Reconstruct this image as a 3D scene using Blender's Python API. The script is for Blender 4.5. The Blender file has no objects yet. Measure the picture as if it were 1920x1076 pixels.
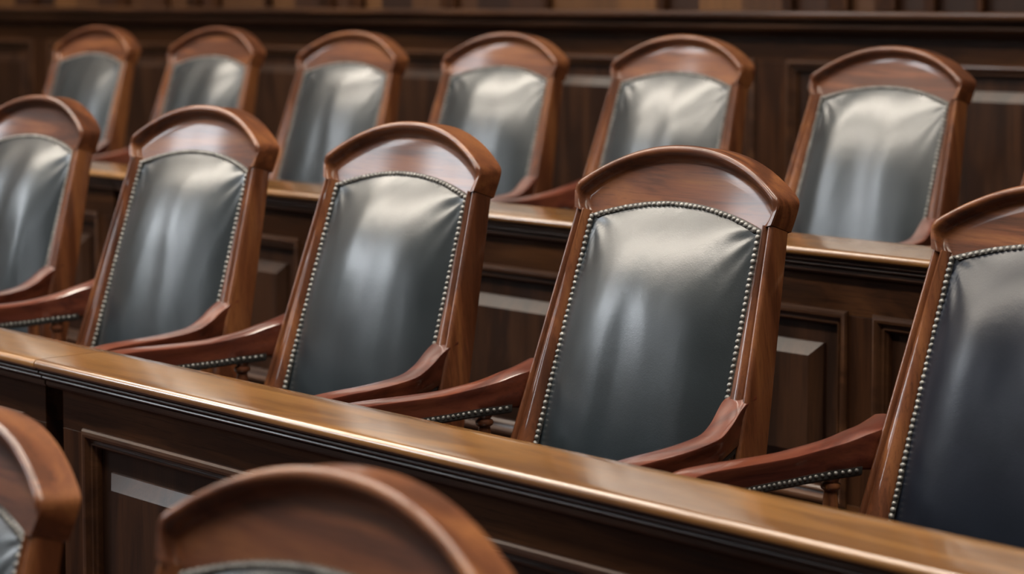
import bpy, bmesh, math, random
from mathutils import Vector, Matrix
R = math.radians
random.seed(7)
SC = bpy.context.scene
COL = SC.collection

# ------------------------------------------------------------------ materials
def nt(name):
    m = bpy.data.materials.new(name); m.use_nodes = True
    t = m.node_tree; t.nodes.clear()
    out = t.nodes.new('ShaderNodeOutputMaterial'); b = t.nodes.new('ShaderNodeBsdfPrincipled')
    t.links.new(b.outputs[0], out.inputs[0])
    return m, t, b
def N(t, typ, **kw):
    n = t.nodes.new(typ)
    for k, v in kw.items():
        if k in n.inputs.keys(): n.inputs[k].default_value = v
        else: setattr(n, k, v)
    return n
def ramp(t, src, stops):
    r = t.nodes.new('ShaderNodeValToRGB')
    while len(r.color_ramp.elements) < len(stops): r.color_ramp.elements.new(.5)
    for e, (p, c) in zip(r.color_ramp.elements, stops):
        e.position = p; e.color = (*c, 1) if len(c) == 3 else c
    t.links.new(src, r.inputs[0]); return r.outputs[0]
def mix(t, fac, a, b, mode='MIX'):
    n = t.nodes.new('ShaderNodeMix'); n.data_type = 'RGBA'; n.blend_type = mode
    for s, v in ((n.inputs[0], fac), (n.inputs[6], a), (n.inputs[7], b)):
        if hasattr(v, 'links') or isinstance(v, bpy.types.NodeSocket): t.links.new(v, s)
        else: s.default_value = v if isinstance(v, (int, float)) else (*v, 1)
    return n.outputs[2]

def wood(name, dark, mid, light, axis='z', rough=.28, coat=.35, scale=1.0, bump=.12, pores=.5, vary=True, spec=.5):
    """varnished wood with grain running along the given object axis"""
    m, t, b = nt(name)
    tc = N(t, 'ShaderNodeTexCoord'); oi = N(t, 'ShaderNodeObjectInfo')
    off = N(t, 'ShaderNodeVectorMath', operation='SCALE'); off.inputs[3].default_value = 13.0
    cmb = N(t, 'ShaderNodeCombineXYZ')
    for i in range(3): t.links.new(oi.outputs['Random'], cmb.inputs[i])
    t.links.new(cmb.outputs[0], off.inputs[0])
    add = N(t, 'ShaderNodeVectorMath', operation='ADD')
    t.links.new(tc.outputs['Object'], add.inputs[0])
    if vary: t.links.new(off.outputs[0], add.inputs[1])
    mp = N(t, 'ShaderNodeMapping')
    s = {'x': (.9, 9, 9), 'y': (9, .9, 9), 'z': (9, 9, .9)}[axis]
    mp.inputs['Scale'].default_value = [v*scale for v in s]
    t.links.new(add.outputs[0], mp.inputs[0])
    n1 = N(t, 'ShaderNodeTexNoise', Scale=1.1, Detail=5, Roughness=.6, Distortion=1.2)
    t.links.new(mp.outputs[0], n1.inputs['Vector'])
    # contour rings of the broad noise give cathedral figure
    mul = N(t, 'ShaderNodeMath', operation='MULTIPLY'); mul.inputs[1].default_value = 9
    t.links.new(n1.outputs[0], mul.inputs[0])
    sn = N(t, 'ShaderNodeMath', operation='PINGPONG'); sn.inputs[1].default_value = 1
    t.links.new(mul.outputs[0], sn.inputs[0])
    mp2 = N(t, 'ShaderNodeMapping')
    s2 = {'x': (6, 220, 220), 'y': (220, 6, 220), 'z': (220, 220, 6)}[axis]
    mp2.inputs['Scale'].default_value = s2
    t.links.new(add.outputs[0], mp2.inputs[0])
    n2 = N(t, 'ShaderNodeTexNoise', Scale=1.0, Detail=3, Roughness=.7, Distortion=.3)
    t.links.new(mp2.outputs[0], n2.inputs['Vector'])
    base = ramp(t, n1.outputs[0], [(.28, dark), (.5, mid), (.72, light)])
    ringc = ramp(t, sn.outputs[0], [(0, (.72, .68, .66)), (.35, (1, 1, 1)), (1, (1.0, 1.0, 1.0))])
    c = mix(t, .8, base, ringc, 'MULTIPLY')
    por = ramp(t, n2.outputs[0], [(.36, (.35, .3, .28)), (.47, (1, 1, 1))])
    c = mix(t, pores, c, por, 'MULTIPLY')
    t.links.new(c, b.inputs['Base Color'])
    n3 = N(t, 'ShaderNodeTexNoise', Scale=7, Detail=3)
    t.links.new(tc.outputs['Object'], n3.inputs['Vector'])
    mr = N(t, 'ShaderNodeMapRange'); mr.inputs[3].default_value = rough*.75; mr.inputs[4].default_value = rough*1.35
    t.links.new(n3.outputs[0], mr.inputs[0]); t.links.new(mr.outputs[0], b.inputs['Roughness'])
    b.inputs['Specular IOR Level'].default_value = spec; b.inputs['Coat Weight'].default_value = coat; b.inputs['Coat Roughness'].default_value = .10
    bp = N(t, 'ShaderNodeBump', Strength=bump, Distance=.0006)
    t.links.new(n2.outputs[0], bp.inputs['Height']); t.links.new(bp.outputs[0], b.inputs['Normal'])
    return m

def leather(name, col, rough=.295, seed=0.0, spec=.8):
    m, t, b = nt(name)
    tc = N(t, 'ShaderNodeTexCoord')
    v = N(t, 'ShaderNodeTexVoronoi', Scale=520, feature='F1'); t.links.new(tc.outputs['Object'], v.inputs['Vector'])
    n = N(t, 'ShaderNodeTexNoise', Scale=5, Detail=4, Roughness=.6); t.links.new(tc.outputs['Object'], n.inputs['Vector'])
    n4 = N(t, 'ShaderNodeTexNoise', Scale=90, Detail=4, Roughness=.7); t.links.new(tc.outputs['Object'], n4.inputs['Vector'])
    c = ramp(t, n.outputs[0], [(.3, [x*.75 for x in col]), (.7, [x*1.3 for x in col])])
    t.links.new(c, b.inputs['Base Color'])
    mr = N(t, 'ShaderNodeMapRange'); mr.inputs[3].default_value = rough*.82; mr.inputs[4].default_value = rough*1.2
    t.links.new(n.outputs[0], mr.inputs[0]); t.links.new(mr.outputs[0], b.inputs['Roughness'])
    b.inputs['Specular IOR Level'].default_value = spec
    # fine grain and soft creases running roughly across the hide
    mp = N(t, 'ShaderNodeMapping'); mp.inputs['Scale'].default_value = (9, 9, 3.2); mp.inputs['Rotation'].default_value = (0, R(28), 0)
    t.links.new(tc.outputs['Object'], mp.inputs[0])
    n2 = N(t, 'ShaderNodeTexNoise', Scale=1.1, Detail=2, Roughness=.4, Distortion=.5); t.links.new(mp.outputs[0], n2.inputs['Vector'])
    b1 = N(t, 'ShaderNodeBump', Strength=.10, Distance=.018); t.links.new(n2.outputs[0], b1.inputs['Height'])
    b2 = N(t, 'ShaderNodeBump', Strength=.15, Distance=.0006); t.links.new(v.outputs[0], b2.inputs['Height']); t.links.new(b1.outputs[0], b2.inputs['Normal'])
    b3 = N(t, 'ShaderNodeBump', Strength=.18, Distance=.001); t.links.new(n4.outputs[0], b3.inputs['Height']); t.links.new(b2.outputs[0], b3.inputs['Normal'])
    t.links.new(b3.outputs[0], b.inputs['Normal'])
    return m

def plain(name, col, rough=.6, metal=0.0, noise=0.0):
    m, t, b = nt(name)
    b.inputs['Roughness'].default_value = rough; b.inputs['Metallic'].default_value = metal
    tc = N(t, 'ShaderNodeTexCoord'); n = N(t, 'ShaderNodeTexNoise', Scale=60 if metal else 8, Detail=4)
    t.links.new(tc.outputs['Object'], n.inputs['Vector'])
    c = ramp(t, n.outputs[0], [(.3, [x*(1-noise) for x in col]), (.7, [min(1, x*(1+noise)) for x in col])])
    t.links.new(c, b.inputs['Base Color']); return m
def emit(name, col, s):
    m, t, b = nt(name)
    b.inputs['Base Color'].default_value = (.8, .8, .8, 1)
    b.inputs['Emission Color'].default_value = (*col, 1); b.inputs['Emission Strength'].default_value = s
    return m

CH = dict(dark=(.030, .009, .0042), mid=(.095, .031, .0120), light=(.19, .074, .025))
M = {
 'ch_x': wood('mahogany_across', **CH, axis='x', rough=.42, coat=.36, pores=.45, spec=.2),
 'ch_z': wood('mahogany_upright', **CH, axis='z', rough=.42, coat=.75, pores=.45, spec=.2),
 'ch_y': wood('mahogany_arm', (.03, .007, .0045), (.08, .019, .010), (.14, .04, .018), axis='y', rough=.36, coat=.7, spec=.25, pores=.35),
 'cap': wood('walnut_cap', (.08, .032, .0075), (.155, .070, .0165), (.25, .122, .031), axis='x', rough=.34, coat=.9, pores=.3, scale=.8),
 'dk_x': wood('dark_walnut_rail', (.013, .0055, .0027), (.033, .0128, .0050), (.066, .027, .0098), axis='x', rough=.42, coat=.02, spec=.1, pores=.7),
 'dk_z': wood('dark_walnut_upright', (.008, .0034, .0018), (.022, .0083, .0034), (.045, .0178, .0068), axis='z', rough=.42, coat=.02, spec=.1, pores=.65),
 'mould': wood('walnut_moulding', (.015, .006, .003), (.034, .0138, .006), (.062, .0265, .011), axis='x', rough=.36, coat=.12, spec=.3, pores=.3),
 'field': wood('walnut_field', (.008, .0034, .0018), (.019, .0077, .0037), (.038, .016, .0072), axis='z', rough=.45, coat=.06, spec=.15, pores=.6),
 'leather': leather('slate_leather', (.0085, .0135, .0175)),
 'dimmed': leather('dimmed_leather', (.006, .008, .0135), rough=.29, spec=.28),  # same leather in a darker colour, standing for dimmer light on one chair
 'gimp': plain('dark_gimp', (.018, .017, .016), .7, 0, .3),
 'nail': plain('pewter_nail', (.17, .17, .165), .5, .6, .4),
 'plaster': plain('plaster', (.10, .07, .05), .8, 0, .06),
 'ceil': plain('ceiling_paint', (.13, .10, .07), .8, 0, .06),
 'carpet': plain('carpet', (.035, .012, .011), .95, 0, .3),
 'lamp': emit('added_lamp_diffuser', (1, .90, .77), 29),
 'sky': emit('daylit_pane', (.88, .94, 1.0), 22),
 'brass': plain('brass', (.5, .33, .12), .3, 1, .1),
}
# upper wall boards of different browns
def boards_mat():
    m, t, b = nt('wall_boards')
    tc = N(t, 'ShaderNodeTexCoord'); sp = N(t, 'ShaderNodeSeparateXYZ'); t.links.new(tc.outputs['Object'], sp.inputs[0])
    mu = N(t, 'ShaderNodeMath', operation='MULTIPLY'); mu.inputs[1].default_value = 1/.21; t.links.new(sp.outputs[0], mu.inputs[0])
    fl = N(t, 'ShaderNodeMath', operation='FLOOR'); t.links.new(mu.outputs[0], fl.inputs[0])
    wn = N(t, 'ShaderNodeTexWhiteNoise', noise_dimensions='1D'); t.links.new(fl.outputs[0], wn.inputs['W'])
    c = ramp(t, wn.outputs[0], [(0, (.012, .005, .003)), (.45, (.03, .012, .006)), (.8, (.06, .027, .011)), (1, (.11, .05, .018))])
    mp = N(t, 'ShaderNodeMapping'); mp.inputs['Scale'].default_value = (60, 60, 2); t.links.new(tc.outputs['Object'], mp.inputs[0])
    n = N(t, 'ShaderNodeTexNoise', Scale=1, Detail=4); t.links.new(mp.outputs[0], n.inputs['Vector'])
    g = ramp(t, n.outputs[0], [(.3, (.6, .6, .6)), (.6, (1, 1, 1))])
    t.links.new(mix(t, .7, c, g, 'MULTIPLY'), b.inputs['Base Color']); b.inputs['Roughness'].default_value = .5; b.inputs['Specular IOR Level'].default_value = .2
    return m
M['boards'] = boards_mat()

# ------------------------------------------------------------------ mesh helpers
def obj(name, bm, mat, parent=None, sharp=38, smooth=True, bevel=0, subd=0):
    bmesh.ops.remove_doubles(bm, verts=bm.verts, dist=1e-6)
    bmesh.ops.recalc_face_normals(bm, faces=bm.faces)
    me = bpy.data.meshes.new(name); bm.to_mesh(me); bm.free()
    me.materials.append(mat)
    if smooth:
        me.shade_smooth(); me.set_sharp_from_angle(angle=R(sharp))
    o = bpy.data.objects.new(name, me); COL.objects.link(o)
    if bevel:
        b = o.modifiers.new('bevel', 'BEVEL'); b.width = bevel; b.segments = 3; b.limit_method = 'ANGLE'; b.angle_limit = R(40)
        b.harden_normals = False
    if subd:
        s = o.modifiers.new('subd', 'SUBSURF'); s.levels = subd; s.render_levels = subd
    if parent: o.parent = parent
    return o
def empty(name, loc, rz, label, cat, group=None):
    o = bpy.data.objects.new(name, None); COL.objects.link(o)
    o.location = loc; o.rotation_euler = (0, 0, rz); o.empty_display_size = .1
    o['label'] = label; o['category'] = cat
    if group: o['group'] = group
    return o
def box(bm, x0, x1, y0, y1, z0, z1):
    v = [bm.verts.new((x, y, z)) for z in (z0, z1) for y in (y0, y1) for x in (x0, x1)]
    for f in ((0, 1, 3, 2), (4, 5, 7, 6), (0, 1, 5, 4), (2, 3, 7, 6), (0, 2, 6, 4), (1, 3, 7, 5)):
        bm.faces.new([v[i] for i in f])
def grid(bm, rows, close_u=False, close_v=False, cap=False):
    V = [[bm.verts.new(p) for p in r] for r in rows]
    n = len(V); m = len(V[0])
    for i in range(n if close_u else n-1):
        for j in range(m if close_v else m-1):
            a, b, c, d = V[i][j], V[(i+1) % n][j], V[(i+1) % n][(j+1) % m], V[i][(j+1) % m]
            if len({a, b, c, d}) == 4:
                try: bm.faces.new((a, b, c, d))
                except ValueError: pass
    if cap:
        bm.faces.new(V[0]); bm.faces.new(V[-1][::-1])
    return V
def lathe(bm, prof, cx, cy, n=20):
    rows = [[(cx+r*math.cos(2*math.pi*k/n), cy+r*math.sin(2*math.pi*k/n), z) for k in range(n)] for r, z in prof]
    grid(bm, rows, close_v=True, cap=True)
def extrude_x(bm, prof, x0, x1, seg=1):
    grid(bm, [[(x0+(x1-x0)*k/seg, y, z) for y, z in prof] for k in range(seg+1)], close_v=True, cap=True)
def sm(x, a, b):
    x = max(0, min(1, (x-a)/(b-a))); return x*x*(3-2*x)

# ------------------------------------------------------------------ the armchair
JH, JY = 1.07, .42           # crest joint: height above floor, distance behind the seat centre
REC = R(17.67)
SR, CR = math.sin(REC), math.cos(REC)
def F(x, s, t):              # reclined back frame -> chair coordinates
    return (x, JY + s*SR + t*CR, JH + s*CR - t*SR)
HW = .27
def ow(s): return HW - .085*s if s < 0 else HW            # outer half width of the stiles
def lw(s): return .2345 - .03*s                            # leather half width
LS, LC = -.0095, .0447
def larc(x): return LS + LC*(1-min(1, (abs(x)/.2345))**2)
SB = -.66                                                  # foot of the back
def outline():
    P = []
    for k in range(8): P.append((-(.270+.010*math.sin(k/7*1.7)), .052*k/7))
    n = 64; r0 = P[-1][0]; s0 = .052
    for k in range(1, n):
        th = math.pi*(1-k/n)
        x = .2795*math.cos(th)*(1-.012*math.sin(th))
        P.append((x, s0+.0985*(1-abs(x/.2795)**2.15)))
    for k in range(8): P.append((.270+.008*math.sin((7-k)/7*1.7), .052*(7-k)/7))
    # even spacing, then ease the two shoulders
    L = [0]
    for a, b in zip(P, P[1:]): L.append(L[-1]+math.dist(a, b))
    n = 150; Q = []; j = 0
    for k in range(n+1):
        d = L[-1]*k/n
        while j < len(L)-2 and L[j+1] < d: j += 1
        f = (d-L[j])/(L[j+1]-L[j]); Q.append((P[j][0]+(P[j+1][0]-P[j][0])*f, P[j][1]+(P[j+1][1]-P[j][1])*f))
    for _ in range(9):
        Q = [Q[0]]+[((a[0]+2*b[0]+c[0])/4, (a[1]+2*b[1]+c[1])/4) for a, b, c in zip(Q, Q[1:], Q[2:])]+[Q[-1]]
    return Q
def crest_mesh():
    bm = bmesh.new()
    P = outline(); n = len(P)
    L = [0]
    for k in range(1, n): L.append(L[-1]+math.dist(P[k], P[k-1]))
    tot = L[-1]
    D = [0, .0006, .0022, .0048, .0082, .0120, .0158, .0190, .0216, .0240, .0268, .0305, .036]
    T = [.0, -.0034, -.0064, -.0088, -.0103, -.0106, -.0092, -.0060, -.0015, .0040, .0092, .0138, .0152]
    rows = []
    for k, (px, ps) in enumerate(P):
        u = L[k]/tot
        # foot of this rib on the leather arc
        qx = -.2345*math.cos(math.pi*min(1, max(0, (u-.02)/.96)))
        qx = .6*qx + .4*max(-.2345, min(.2345, px))
        q = (qx, larc(qx))
        ln = math.dist((px, ps), q); sc = min(1, ln/.044)
        e = min(L[k], tot-L[k]); w = sm(e, .036, .064)
        con = .013*(1-(px/.28)**2)
        pts = []
        for d, t in zip(D, T):
            f = d*sc/ln; x = px+(q[0]-px)*f; s = ps+(q[1]-ps)*f
            flush = -.004 if d > .001 else 0
            if d > .016: flush = -.004 + .0165*sm(d, .016, .034)
            pts.append((x, s, flush*(1-w)+t*w + .013*(1-(x/.28)**2)*1.0))
        for f in (.25, .5, .75, 1):
            x0, s0, t0 = pts[len(D)-1]
            x = x0+(q[0]-x0)*f; s = s0+(q[1]-s0)*f
            tt = .0125*(1-w)+.0152*w
            pts.append((x, s, tt+.013*(1-(x/.28)**2)))
        # go over the top to the back
        c2 = ((0+con))
        bx, bs = px*.978, ps-.006*sm(ps, 0, .03)
        e2 = sm(ps, .0, .045)
        back = [(q[0], q[1], .058+con), (px+(q[0]-px)*.3, ps+(q[1]-ps)*.3, .060+con), (bx, bs+.010*e2, .0620+con), (px, ps+.011*e2, .0585+con), (px, ps+.010*e2, .054+con), (px, ps+.004*e2, .03+con)]
        row = [F(*p) for p in pts] + [F(*p) for p in back]
        rows.append(row)
    grid(bm, rows, close_v=True, cap=True)
    return bm
def stile_mesh(sx):
    bm = bmesh.new()
    rows = []
    for k in range(15):
        s = SB*k/14 - .0008
        o = ow(s)-.001; i = lw(s)+.001 if s < LS else lw(s)+.001
        w = o-i; dep = .052 + .036*min(1, -s/.5)
        # section from outer back, round the front to the inner back
        pr = [(o-.001, dep), (o, dep-.004), (o, .010), (o-.001, .004), (o-.004, .001), (o-.008, .0005), (o-.0115, .003), (o-.0135, .008), (o-.0155, .0085),
              (o-.018, .004), (o-.024, .0005), (o-.5*w-.004, .0), (i+.010, .003), (i+.004, .008), (i, .014), (i, dep)]
        rows.append([F(sx*x, s, t) for x, t in pr])
    grid(bm, rows, close_v=True, cap=True)
    return bm
def cushion_mesh(seed, deep=.058):
    rnd = random.Random(seed); bm = bmesh.new()
    NX, NS = 56, 80; rows = []
    folds = [(rnd.uniform(-.6, .6), rnd.uniform(.45, .95), rnd.uniform(-.9, .9), rnd.uniform(.12, .22), rnd.uniform(.0010, .0036)) for _ in range(9)]
    for j in range(NS+1):
        b = j/NS; row = []
        for i in range(NX+1):
            a = -1+2*i/NX; a = math.copysign(abs(a)**.8, a)
            s1 = SB+.03+(larc(a*.2345)-SB-.03)*b
            x = a*lw(s1 if s1 < 0 else 0)
            s = s1
            ex = 1-abs(a); et = 1-b
            hx = (1-(1-min(1, ex/.85))**2.3); ht = (1-(1-min(1, et/.42))**2.3); hb = (1-(1-min(1, b/.12))**2)
            h = deep*hx*ht*hb*(1-.10*math.cos(a*2.2))
            h += .004*math.sin(b*5+seed)*hx*ht + .0035*math.sin(a*3.1+seed*1.7)*hx*ht
            # sag in the middle of the back where sitters lean
            h -= .003*math.exp(-((a-.1*math.sin(seed))/.35)**2-((b-.60)/.2)**2)
            h -= .105*max(0, .66-b)**2*(.35+.65*hx)
            for fa, fb, an, wd, am in folds:
                du = (a-fa)*math.cos(an)+(b-fb)*math.sin(an); dv = -(a-fa)*math.sin(an)+(b-fb)*math.cos(an)
                h += am*math.exp(-(du/wd)**2-(dv/.35)**2)*hx*ht
            # gathers pulling out of the upper corners
            for cx in (-1, 1):
                dx = (a-cx)*.7; dy = (b-1)*1.0; rr = math.hypot(dx, dy); an = math.atan2(-dy, -dx*cx)
                h += .0022*math.sin(an*15+seed)*math.exp(-(rr/.22)**2)*min(1, rr/.05)
            row.append(F(x, s, .0170-h+.010*(1-a*a)*b*b))
        rows.append(row)
    # turn the edges back so that the pad has thickness
    top = [(p[0], p[1]+.02, p[2]-.004) for p in rows[-1]]
    rows.append(top)
    rows.insert(0, [(p[0], p[1]+.03, p[2]) for p in rows[0]])
    for r in rows:
        r.insert(0, (r[0][0], r[0][1]+.02, r[0][2]-.004)); r.append((r[-1][0], r[-1][1]+.02, r[-1][2]-.004))
    grid(bm, rows)
    return bm
def nail(bm, c, n, r, rnd):
    """small domed, slightly squashed nail head at c facing n"""
    n = Vector(n).normalized(); up = Vector((0, 0, 1)); a = n.cross(up).normalized(); b = a.cross(n)
    r1 = r*rnd.uniform(.85, 1.1); r2 = r*rnd.uniform(.8, 1.05); an = rnd.uniform(0, 3)
    ca, sa = math.cos(an), math.sin(an); a, b = a*ca+b*sa, b*ca-a*sa
    K = 9; prev = None
    rings = []
    for rr, h in ((1.0, -.2), (.98, .25), (.75, .62), (.4, .85)):
        rings.append([bm.verts.new(Vector(c)+a*(rr*r1*math.cos(2*math.pi*k/K))+b*(rr*r2*math.sin(2*math.pi*k/K))+n*(h*r)) for k in range(K)])
    for q in range(3):
        for k in range(K): bm.faces.new((rings[q][k], rings[q][(k+1) % K], rings[q+1][(k+1) % K], rings[q+1][k]))
    bm.faces.new(rings[3])
def nails_mesh(seed):
    rnd = random.Random(seed); bm = bmesh.new(); fr = (0, -CR, SR)
    pts = []
    s = SB+.05; sp = .0122
    while s < LS-.004:
        for sg in (-1, 1): pts.append((sg*(lw(s)-.0055), s))
        s += sp
    n = 37
    for k in range(n+1):
        x = -.2345+.0055+(2*(.2345-.0055))*k/n
        pts.append((x, larc(x)-.0065))
    for x, s in pts:
        c = F(x+rnd.uniform(-.0006, .0006), s+rnd.uniform(-.0006, .0006), .0125+.010*(1-(x/.2345)**2)*(1 if s > LS-.01 else 0))
        nail(bm, c, fr, .0056, rnd)
    return bm
def gimp_mesh():
    """narrow dark band lying under the nails"""
    bm = bmesh.new(); path = []
    for k in range(41): path.append(('L', SB+.04+(LS-SB-.04)*k/40))
    L_ = [(-lw(s), s, -lw(s)+.0105, s) for _, s in path]
    rows = []
    for x0, s0, x1, s1 in L_: rows.append([F(x0, s0, .0135), F(x0+.002, s0, .0120), F(x1-.002, s1, .0115), F(x1, s1, .016)])
    for k in range(1, 40):
        x = -.2345+.469*k/40; xi = x*.96; s = larc(x); z = .010*(1-(x/.2345)**2)
        rows.append([F(x, s, .0135+z), F(x*.995, s-.002, .0120+z), F(xi, s-.0095, .0115+z), F(xi, s-.012, .016+z)])
    for x0, s0, x1, s1 in reversed(L_): rows.append([F(-x0, s0, .0135), F(-x0-.002, s0, .0120), F(-x1+.002, s1, .0115), F(-x1, s1, .016)])
    grid(bm, rows)
    return bm
ARM = [(-.03, -.002, -.012, .085, .062), (0, 0, 0, .080, .060), (.03, .012, .010, .070, .056), (.06, .026, .022, .062, .054), (.09, .040, .031, .056, .052), (.13, .056, .040, .052, .052), (.17, .062, .045, .050, .053),
       (.22, .069, .048, .049, .055), (.28, .075, .050, .050, .057), (.34, .079, .051, .051, .058), (.40, .082, .054, .050, .058), (.435, .083, .060, .044, .054), (.448, .084, .068, .030, .044)]
AS = -.342
def arm_centre(a, w, h, sx=1):
    # the arm on the sitter's right-hand side of the picture laps the front of the stile, the other butts its outer side
    s0 = AS; base = F(0, s0, 0)
    h += .006 if sx > 0 else .012*max(0, 1-max(a, 0)/.4)
    return (ow(s0)+(-.030 if sx > 0 else .026)+w, base[1]-a, base[2]-h)
def arm_mesh(sx):
    bm = bmesh.new(); rows = []
    for a, w, h, th, wd in ARM:
        if sx < 0 and a < 0: a = -.055; w = .004
        x, y, z = arm_centre(a, w, h, sx); hw = wd/2
        pr = [(-hw+.0035, 0), (-hw*.3, .0035), (hw*.3, .0035), (hw-.0035, 0), (hw-.0008, -.0012), (hw, -.0045), (hw-.004, -th*.30), (hw-.0055, -th*.6), (hw-.006, -th+.004), (hw-.010, -th),
              (-hw+.010, -th), (-hw+.006, -th+.004), (-hw+.0055, -th*.6), (-hw+.004, -th*.30), (-hw, -.0045), (-hw+.0008, -.0012)]
        rows.append([(sx*(x+px), y, z+pz) for px, pz in pr])
    # densify
    fine = []
    for k in range(len(rows)-1):
        for q in range(3):
            f = q/3
            p0 = rows[max(0, k-1)]; p1 = rows[k]; p2 = rows[k+1]; p3 = rows[min(len(rows)-1, k+2)]
            def cr(a, b, c, d): return .5*((2*b)+(-a+c)*f+(2*a-5*b+4*c-d)*f*f+(-a+3*b-3*c+d)*f**3)
            fine.append([tuple(cr(p0[i][j], p1[i][j], p2[i][j], p3[i][j]) for j in range(3)) for i in range(len(p1))])
    fine.append(rows[-1])
    grid(bm, fine, close_v=True, cap=True)
    return bm
def arm_at(a):
    for p, q in zip(ARM, ARM[1:]):
        if p[0] <= a <= q[0]:
            f = (a-p[0])/(q[0]-p[0]); return [p[i]+(q[i]-p[i])*f for i in range(5)]
    return ARM[-1]
def arm_nails_mesh(sx):
    rnd = random.Random(5); bm = bmesh.new(); a = .045
    while a < .43:
        q = arm_at(a); x, y, z = arm_centre(*q[:3], sx)
        nail(bm, (sx*(x-q[4]/2+.005), y, z-q[3]+.002), (-sx, 0, -.15), .0046, rnd); a += .0125
    return bm
def arm_gimp_mesh(sx):
    bm = bmesh.new(); rows = []
    for k in range(30):
        a = .035+.40*k/29; q = arm_at(a); x, y, z = arm_centre(*q[:3], sx); xi = x-q[4]/2
        zb = z-q[3]
        rows.append([(sx*(xi+.004), y, zb+.008), (sx*(xi+.0045), y, zb-.006), (sx*(xi+.008), y, zb-.010), (sx*(x+q[4]/2-.01), y, zb-.010), (sx*(x+q[4]/2-.008), y, zb+.001)])
    grid(bm, rows, close_v=True, cap=True); return bm
SEAT_Z = .47
def build_chair(leather_mat, seed):
    root = bpy.data.objects.new('armchair', None); COL.objects.link(root)
    obj('crest_rail', crest_mesh(), M['ch_x'], root, sharp=50)
    for sx in (-1, 1): obj('stile', stile_mesh(sx), M['ch_z'], root, sharp=50)
    cu = obj('back_cushion', cushion_mesh(seed), leather_mat, root, sharp=80)
    obj('nailhead_trim', nails_mesh(seed), M['nail'], cu, sharp=60)
    obj('gimp_band', gimp_mesh(), M['gimp'], cu)
    # wooden back board behind the pad
    bm = bmesh.new()
    rows = [[F(-lw(s)-.004, s, .030), F(lw(s)+.004, s, .030), F(lw(s)+.004, s, .050), F(-lw(s)-.004, s, .050)] for s in (SB+.02, -.3, -.004)]
    grid(bm, rows, close_v=True, cap=True); obj('back_board', bm, M['ch_z'], root, smooth=False)
    for sx in (-1, 1):
        ar = obj('armrest', arm_mesh(sx), M['ch_y'], root, sharp=42)
        obj('nailhead_trim', arm_nails_mesh(sx), M['nail'], ar, sharp=60)
        obj('gimp_band', arm_gimp_mesh(sx), M['gimp'], ar)
        for a in (.075, .30):
            q = arm_at(a); x, y, z = arm_centre(*q[:3], sx); zt = z-q[3]-.009; zb = SEAT_Z-.03; h = zt-zb
            prof = [(.010, zb), (.016, zb+.004), (.016, zb+.02), (.011, zb+.03), (.017, zb+.3*h), (.0175, zb+.5*h), (.014, zb+.8*h), (.0125, zt-.026), (.018, zt-.022), (.0195, zt-.017), (.018, zt-.012), (.013, zt-.009), (.0165, zt-.004), (.017, zt)]
            bm = bmesh.new(); lathe(bm, prof, sx*x, y, 20); obj('arm_post', bm, M['ch_z'], root)
    # seat frame, seat cushion, legs
    y0 = JY+SB*SR-.02; y1 = y0-.41
    bm = bmesh.new()
    out = [(-.31, y0), (.31, y0), (.375, y0-.12), (.385, y1+.05), (.36, y1), (-.36, y1), (-.385, y1+.05), (-.375, y0-.12)]
    grid(bm, [[(x, y, z) for x, y in out] for z in (SEAT_Z-.10, SEAT_Z-.03)], close_v=True, cap=True)
    obj('seat_frame', bm, M['ch_x'], root, bevel=.006)
    bm = bmesh.new(); rows = []
    for j in range(25):
        b = j/24; y = y0-.005-(y0-y1-.02)*b; row = []
        for i in range(25):
            a = -1+2*i/24; x = a*(.30+.03*b)
            h = .055*(1-abs(a)**4)*(1-abs(2*b-1)**5)
            row.append((x, y, SEAT_Z-.03+h+.012))
        rows.append(row)
    rows = [[(p[0], p[1], SEAT_Z-.031) for p in rows[0]]]+rows+[[(p[0], p[1], SEAT_Z-.031) for p in rows[-1]]]
    for r in rows: r.insert(0, (r[0][0], r[0][1], SEAT_Z-.031)); r.append((r[-1][0], r[-1][1], SEAT_Z-.031))
    grid(bm, rows); obj('seat_cushion', bm, leather_mat, root, sharp=70)
    for sx in (-1, 1):
        bm = bmesh.new(); rows = []
        p = F(sx*(ow(SB)-.03), SB, .035)
        for z, dy, w in ((p[2]-.001, 0, .028), (.30, -.004, .026), (.15, .012, .023), (0, .05, .020)):
            rows.append([(p[0]+ax*w, p[1]+dy+ay*w, z) for ax, ay in ((-1, -1), (1, -1), (1, 1), (-1, 1))])
        grid(bm, rows, close_v=True, cap=True); obj('leg', bm, M['ch_z'], root, bevel=.003)
        bm = bmesh.new()
        lathe(bm, [(.014, 0), (.02, .01), (.016, .03), (.019, .15), (.026, .28), (.024, .31), (.030, .33), (.030, SEAT_Z-.10)], sx*.31, y1+.06, 20)
        obj('leg', bm, M['ch_z'], root)
    return root
def copy_tree(o, parent=None):
    c = o.copy(); COL.objects.link(c)
    if parent: c.parent = parent
    for ch in list(kids[o.name]): copy_tree(ch, c)
    return c

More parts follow.
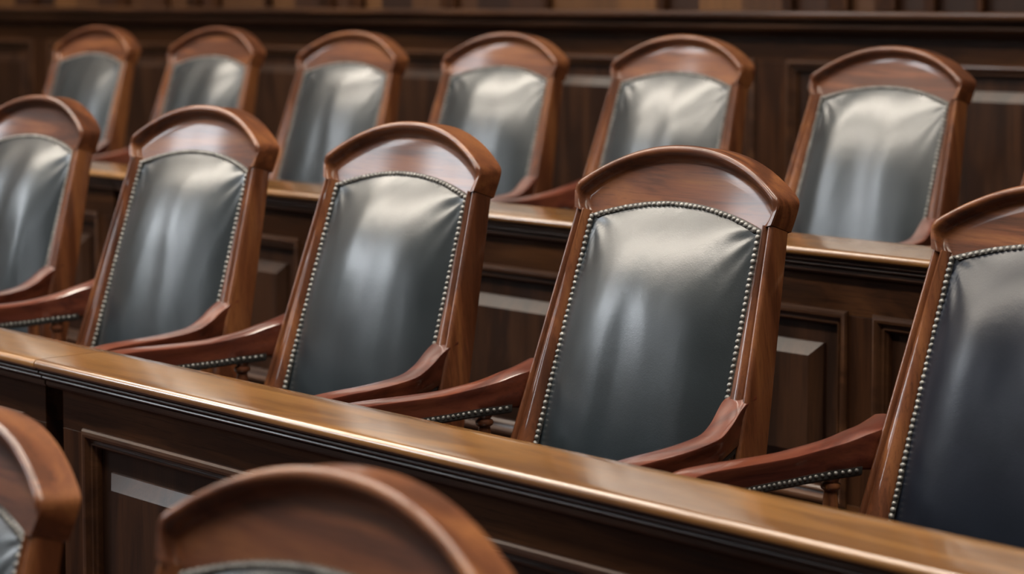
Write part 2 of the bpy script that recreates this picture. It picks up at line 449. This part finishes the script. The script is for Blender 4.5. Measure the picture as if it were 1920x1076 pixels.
# camera solve: x, y of the crest joint, turn, joint height change, per chair
yM, zM, yB, zB, yF, zF = 3.3407, -.4407, 5.1109, -.2662, 1.6000, -.7335
FL = {'M': zM-JH, 'B': zB-JH, 'F': zF-JH}
Y0 = {'M': yM, 'B': yB, 'F': yF}
PH = {'M': 0, 'B': 0, 'F': 0}
SP = {
 'M1': (-5.9553, .049, .0089, 2.9), 'M2': (-4.9604, -.0405, .0169, 2.42), 'M3': (-4.0853, -.0609, .0117, 1.06), 'M4': (-3.2219, -.0488, -.0007, 1.54), 'M5': (-2.379, .0678, -.0281, 1.2),
 'B1': (-8.4445, .0012, .0005, 2.49), 'B2': (-7.5518, .0012, .0054, 2.4), 'B3': (-6.6698, -.003, -.0008, 2.53), 'B4': (-5.8491, .0215, .0032, 2.95), 'B5': (-4.9958, .0039, .0054, 1.3), 'B6': (-4.1322, -.0395, -.0125, -1.3),
 'B7': (-3.265, -.1109, 0, 0), 'F1': (-3.0811, 0, -.0213, .18), 'F2': (-2.1715, 0, .0214, 7.2),
}
LAB = {
 'M1': 'mahogany armchair with dark leather back cut off by the left edge, middle row',
 'M2': 'mahogany armchair with slate leather back, second from the left in the middle row',
 'M3': 'mahogany armchair with blue-green leather back, left of the sharp chair',
 'M4': 'sharply focused mahogany armchair with grey shining leather and bright nailheads, right of centre',
 'M5': 'mahogany armchair with shade-toned navy leather cut off by the right edge, middle row',
 'B1': 'blurred dark armchair furthest left in the back row against the panelled wall',
 'B2': 'blurred armchair with dark green leather, second from the left in the back row',
 'B3': 'blurred armchair with black-green leather, third from the left in the back row',
 'B4': 'blurred armchair with grey leather and a dark vertical streak, fourth from left in back row',
 'B5': 'blurred armchair behind the sharp central chair, fifth from left in the back row',
 'B6': 'armchair with wide pale grey leather back at the right of the back row',
 'B7': 'armchair in the back row of which only a sliver shows at the right edge',
 'F1': 'foreground armchair whose curved crest is cut off by the lower left corner',
 'F2': 'large blurred foreground armchair whose rounded crest rises at the bottom centre left',
}
GR = {'M': 'armchairs in the middle row', 'B': 'armchairs in the back row', 'F': 'armchairs in the front row'}
protos = {}
used = set()
order = ['M4', 'M3', 'M2', 'M1', 'M5', 'B6', 'B5', 'B4', 'B3', 'B2', 'B1', 'B7', 'F2', 'F1']
keyof = {'M4': 0, 'M3': 1, 'M2': 2, 'M1': 3, 'M5': 'n', 'B6': 4, 'B5': 5, 'B4': 1, 'B3': 2, 'B2': 3, 'B1': 2, 'B7': 5, 'F2': 4, 'F1': 1}
seeds = {0: 11, 1: 4, 2: 8, 3: 15, 4: 21, 5: 30, 'n': 17}
for k in dict.fromkeys(keyof[c] for c in order):
    protos[k] = build_chair(M['dimmed'] if k == 'n' else M['leather'], seeds[k])
kids = {}
for o in COL.objects:
    kids.setdefault(o.name, [])
    if o.parent: kids.setdefault(o.parent.name, []).append(o)
for c in order:
    k = keyof[c]
    o = protos[k] if k not in used else copy_tree(protos[k]); used.add(k)
    x, dy, dz, dp = SP[c]; r = c[0]; ph = R(PH[r]+dp)
    o.rotation_euler = (0, 0, ph)
    o.location = (x+JY*math.sin(ph), Y0[r]+dy-JY*math.cos(ph), FL[r])
    o.scale = (1, 1, (JH+dz)/JH)
    o['label'] = LAB[c]; o['category'] = 'chair'; o['group'] = GR[r]

# ------------------------------------------------------------------ panelled woodwork
def mould_frame(bm, x0, x1, z0, z1, y, prof):
    rows = []
    for i, d in prof:
        rows.append([(x0+i, y+d, z0+i), (x1-i, y+d, z0+i), (x1-i, y+d, z1-i), (x0+i, y+d, z1-i)])
    grid(bm, rows, close_v=True)
MP = [(-.010, 0.002), (-.010, -.004), (-.006, -.009), (0, -.011), (.006, -.009), (.010, -.003), (.012, .002), (.017, .004), (.019, .000), (.022, .000), (.024, .006), (.028, .009), (.030, .016), (.030, .024)]
def panel(x0, x1, z0, z1, y, parent, bev=.032, kind=None):
    bm = bmesh.new(); mould_frame(bm, x0, x1, z0, z1, y, MP); a = obj('moulding', bm, M['mould'], parent, sharp=30)
    bm = bmesh.new()
    g = .075
    prof = [(.0, .020), (g, .020), (g+.001, .014), (g+bev, -.006), (g+bev+.001, -.006)]
    mould_frame(bm, x0, x1, z0, z1, y, prof)
    i = g+bev+.001
    v = [bm.verts.new(p) for p in ((x0+i, y-.006, z0+i), (x1-i, y-.006, z0+i), (x1-i, y-.006, z1-i), (x0+i, y-.006, z1-i))]
    bm.faces.new(v); b = obj('raised_panel', bm, M['field'], parent, sharp=12)
    if kind:
        a['kind'] = kind; b['kind'] = kind
def frame_boards(name, opens, X0, X1, z0, z1, pz0, pz1, y, th, parent):
    """flat face frame round the openings: horizontal rails and uprights, and a core behind"""
    bm = bmesh.new(); box(bm, X0, X1, y, y+th, pz1, z1); obj('top_board', bm, M['dk_x'], parent, smooth=False, bevel=.0015)
    bm = bmesh.new(); box(bm, X0, X1, y, y+th, z0, pz0); obj('base_board', bm, M['dk_x'], parent, smooth=False, bevel=.0015)
    xs = [X0]+[v for o in opens for v in o]+[X1]
    for a, b in zip(xs[0::2], xs[1::2]):
        if b-a > .005:
            bm = bmesh.new(); box(bm, a, b, y, y+th, pz0, pz1); obj('upright', bm, M['dk_z'], parent, smooth=False, bevel=.0015)
    bm = bmesh.new()
    for a, b in opens: box(bm, a+.0005, b-.0005, y+.024, y+th, pz0+.0005, pz1-.0005)
    obj('core_board', bm, M['dk_z'], parent, smooth=False)
def capprof(yn, yf, z):
    """polished top board with rounded nosings"""
    return [(yn, z-.0105), (yn+.0006, z-.0070), (yn+.0022, z-.0042), (yn+.0048, z-.0018), (yn+.0080, z-.0004), (yn+.0115, z), (yn+.03, z+.0004), (yf-.03, z+.0004), (yf-.006, z), (yf-.0015, z-.002), (yf, z-.006), (yf, z-.014), (yf-.003, z-.018), (yn+.0045, z-.018), (yn+.001, z-.0165), (yn, z-.014)]
def cornprof(yn, yf, z):
    """stepped mouldings under the cap"""
    o = [(.006, .0182), (.007, .022), (.0165, .0225), (.0165, .0255), (.0125, .0262), (.0105, .0290), (.0125, .0318), (.0235, .0325), (.0235, .0358), (.0195, .0368), (.0180, .0395), (.0200, .0425),
         (.0325, .0432), (.0325, .0468), (.0285, .0478), (.0280, .0560), (.0330, .0615), (.0500, .0620)]
    return [(yf-.012, z-.0182), (yf-.012, z-.030), (yf-.020, z-.034), (yn+.0502, z-.034), (yn+.0502, z-.062)] + [(yn+a, z-b) for a, b in reversed(o)]
def desk(label, x0, x1, yn, yf, z, floor, opens, pz1, pz0):
    t = empty('panelled_partition', ((x0+x1)/2, yn+.08, floor), 0, label, 'partition', 'wooden desk fronts between the rows')
    ox, oy, oz = t.location
    def P(bm):  # shift to local
        bmesh.ops.translate(bm, verts=bm.verts, vec=(-ox, -oy, -oz)); return bm
    keep = set(COL.objects)
    bm = bmesh.new(); extrude_x(bm, capprof(yn, yf, z), x0, x1); obj('cap_rail', bm, M['cap'], t, sharp=35)
    bm = bmesh.new(); extrude_x(bm, cornprof(yn, yf, z), x0+.002, x1-.002); obj('cornice_moulding', bm, M['mould'], t, sharp=30)
    frame_boards('', opens, x0+(.035 if x0 > -20 else 0), x1-.035, floor, z-.034, pz0, pz1, yn+.05, .06, t)
    for a, b in opens: panel(a, b, pz0, pz1, yn+.05, t)
    for o in COL.objects:
        if o not in keep:
            for v in o.data.vertices: v.co -= Vector((ox, oy, oz))
R1 = (2.504, 2.70, -.790)
desk('golden-brown capped panelled partition in front of the middle row, right of the cap joint', -4.381, .6, *R1, FL['F'], [(-4.25, -2.05), (-1.93, .4)], -.939, -1.50)
desk('short left length of the front panelled partition, left of the cap joint at the left edge', -8.2, -4.384, *R1, FL['F'], [(-8.0, -6.4), (-6.3, -4.52)], -.939, -1.50)
R2 = (4.0585, 4.30, -.5866)
desk('long brown-capped panelled partition between the middle and back rows of chairs', -6.598, -.5, *R2, FL['M'], [(-6.48, -5.595), (-5.50, -3.447), (-3.352, -.7)], -.743, -1.19)
desk('short left end of the rear partition behind the two leftmost middle-row chairs', -11.0, -6.602, *R2, FL['M'], [(-8.75, -6.74)], -.743, -1.19)

# ------------------------------------------------------------------ the room
XL, XR, YB, YF = -12.6, 3.2, 6.10, -7.0
ZT = 4.6
def struct(name, bm, mat, **kw):
    o = obj(name, bm, mat, **kw); o['kind'] = 'structure'; return o
# stepped floor in one mesh
bm = bmesh.new()
prof = [(YF, FL['F']), (R1[0]+.08, FL['F']), (R1[0]+.08, FL['M']), (R2[0]+.08, FL['M']), (R2[0]+.08, FL['B']), (YB+.3, FL['B']), (YB+.3, FL['F']-.2), (YF, FL['F']-.2)]
extrude_x(bm, prof, XL, XR); struct('floor', bm, M['carpet'], smooth=False)
bm = bmesh.new(); box(bm, XL, XR, YF, YB+.3, ZT, ZT+.2); struct('ceiling', bm, M['ceil'], smooth=False)
# back wall: wainscot with ledge, boards above
wb = bpy.data.objects.new('wall_back', None); COL.objects.link(wb); wb['kind'] = 'structure'
bm = bmesh.new(); box(bm, XL, XR, YB+.07, YB+.3, FL['B'], ZT)
bm.free()
opens = []
cs = [-13.09+2.54*k for k in range(7)]
for a, b in zip(cs, cs[1:]): opens.append((max(a+.086, XL+.05), min(b-.086, XR-.05)))
frame_boards('', opens, XL, XR, FL['B'], -.06, -1.05, -.2345, YB, .10, wb)
for a, b in opens: panel(a, b, -1.05, -.2345, YB, wb, bev=.034)
bm = bmesh.new(); box(bm, XL, XR, YB+.06, YB+.30, -.06, ZT)
obj('upper_boards', bm, M['boards'], wb, smooth=False)
bm = bmesh.new()
x = XL+.01; rnd = random.Random(3)
while x < XR-.1:
    w = rnd.choice((.03, .045, .09)); box(bm, x, x+w, YB+.03, YB+.06, -.05, ZT-.001); x += rnd.choice((.63, .42, .84, .21))
obj('upper_battens', bm, M['dk_z'], wb, smooth=False, bevel=.002)
for o in COL.objects:
    if o.parent == wb: o['kind'] = 'structure'
bm = bmesh.new()
LZ = -.0525
pr = [(YB+.03, LZ), (YB-.090, LZ), (YB-.096, LZ-.004), (YB-.098, LZ-.012), (YB-.096, LZ-.022), (YB-.088, LZ-.030), (YB-.060, LZ-.034), (YB-.058, LZ-.042), (YB-.066, LZ-.046), (YB-.070, LZ-.054), (YB-.066, LZ-.064), (YB-.050, LZ-.072), (YB-.03, LZ-.074), (YB-.02, LZ-.085), (YB-.002, LZ-.090), (YB-.002, LZ-.03), (YB+.03, LZ-.03)]
extrude_x(bm, pr, XL, XR); struct('trim_1', bm, M['mould'], sharp=40)
# plain walls with tall windows facing the rows
def wall_with_windows(name, axis, c, lo, hi, wins, thick):
    """wall plane with rectangular openings; axis 'y' = wall lies along x at y=c, 'x' = along y at x=c"""
    bm = bmesh.new()
    def B(a, b, z0, z1):
        if axis == 'y': box(bm, a, b, min(c, c+thick), max(c, c+thick), z0, z1)
        else: box(bm, min(c, c+thick), max(c, c+thick), a, b, z0, z1)
    z0, z1 = FL['F']-.2, ZT; cur = lo
    for a, b, wz0, wz1 in wins:
        B(cur, a, z0, z1); B(a, b, z0, wz0); B(a, b, wz1, z1); cur = b
    B(cur, hi, z0, z1)
    struct(name, bm, M['plaster'], smooth=False)
WIN = 0
def window(axis, c, a, b, z0, z1, thick, mat):
    global WIN; WIN += 1
    w = bpy.data.objects.new('window_%d' % WIN, None); COL.objects.link(w); w['kind'] = 'structure'
    def B(bm, p, q, r, s, d0, d1):
        y0, y1 = sorted((c+thick*d0, c+thick*d1))
        if axis == 'y': box(bm, p, q, y0, y1, r, s)
        else: box(bm, y0, y1, p, q, r, s)
    bm = bmesh.new(); B(bm, a, b, z0, z1, .70, .74); o = obj('pane', bm, mat, w, smooth=False); o['kind'] = 'structure'
    bm = bmesh.new(); f = .06
    B(bm, a, a+f, z0, z1, .4, .68); B(bm, b-f, b, z0, z1, .4, .68); B(bm, a+f, b-f, z0, z0+f, .4, .68); B(bm, a+f, b-f, z1-f, z1, .4, .68)
    B(bm, (a+b)/2-.02, (a+b)/2+.02, z0+f, z1-f, .45, .65)
    B(bm, a+f, b-f, z0+(z1-z0)*.62, z0+(z1-z0)*.62+.04, .46, .64)
    o = obj('window_frame', bm, M['dk_z'], w, smooth=False); o['kind'] = 'structure'
wf = [(-8.6, -8.0, 2.2, 4.4)]
wall_with_windows('wall_front', 'y', YF, XL, XR, wf, -.25)
for a, b, z0, z1 in wf: window('y', YF, a, b, z0, z1, -.25, M['sky'])
wl = [(-5.3, -3.9, 2.0, 4.4), (-3.1, -1.7, 2.0, 4.4)]
wall_with_windows('wall_left', 'x', XL, YF, YB+.3, wl, -.25)
for a, b, z0, z1 in wl: window('x', XL, a, b, z0, z1, -.25, M['sky'])
wall_with_windows('wall_right', 'x', XR, YF, YB+.3, [], .25)
# unseen ceiling lamps, added and sized for highlights on rims and leather
LAMPS = [(x, y) for y in (3.0, .2) for x in (-11.25, -8.6, -5.9, -3.2, -.5)]
for k, (x, y) in enumerate(LAMPS):
    t = empty('added_ceiling_lamp', (x, y, ZT), 0, 'unseen long flush ceiling lamp, added for highlights, with white diffuser over the rows', 'lamp', 'added ceiling lamps over the rows')
    bm = bmesh.new(); box(bm, -1.24, 1.24, -.44, .44, -.05, 0)
    obj('housing', bm, M['brass'], t, smooth=False)
    bm = bmesh.new(); box(bm, -1.2, 1.2, -.4, .4, -.065, -.0505)
    obj('diffuser', bm, M['lamp'], t, smooth=False)

# ------------------------------------------------------------------ world, camera
w = bpy.data.worlds.new('World'); SC.world = w; w.use_nodes = True
w.node_tree.nodes['Background'].inputs[0].default_value = (.5, .6, .8, 1); w.node_tree.nodes['Background'].inputs[1].default_value = .05
cam = bpy.data.cameras.new('camera'); co = bpy.data.objects.new('camera', cam); COL.objects.link(co); SC.camera = co
FPX, YAW, PIT, CY = 4290.9, R(48.3391), R(4.4363), -212.3
cam.sensor_width = 36; cam.sensor_fit = 'HORIZONTAL'; cam.lens = 36*FPX/1920; cam.shift_y = CY/1920
co.location = (0, 0, 0); co.rotation_euler = (math.pi/2-PIT, 0, YAW)
cam.clip_start = .05; cam.clip_end = 100
cam.dof.use_dof = True; cam.dof.focus_distance = 4.5; cam.dof.aperture_fstop = 2.9
SC.view_settings.view_transform = 'Standard'; SC.view_settings.look = 'None'; SC.view_settings.gamma = 1
SC.view_settings.exposure = 0.15; SC.view_settings.use_curve_mapping = False
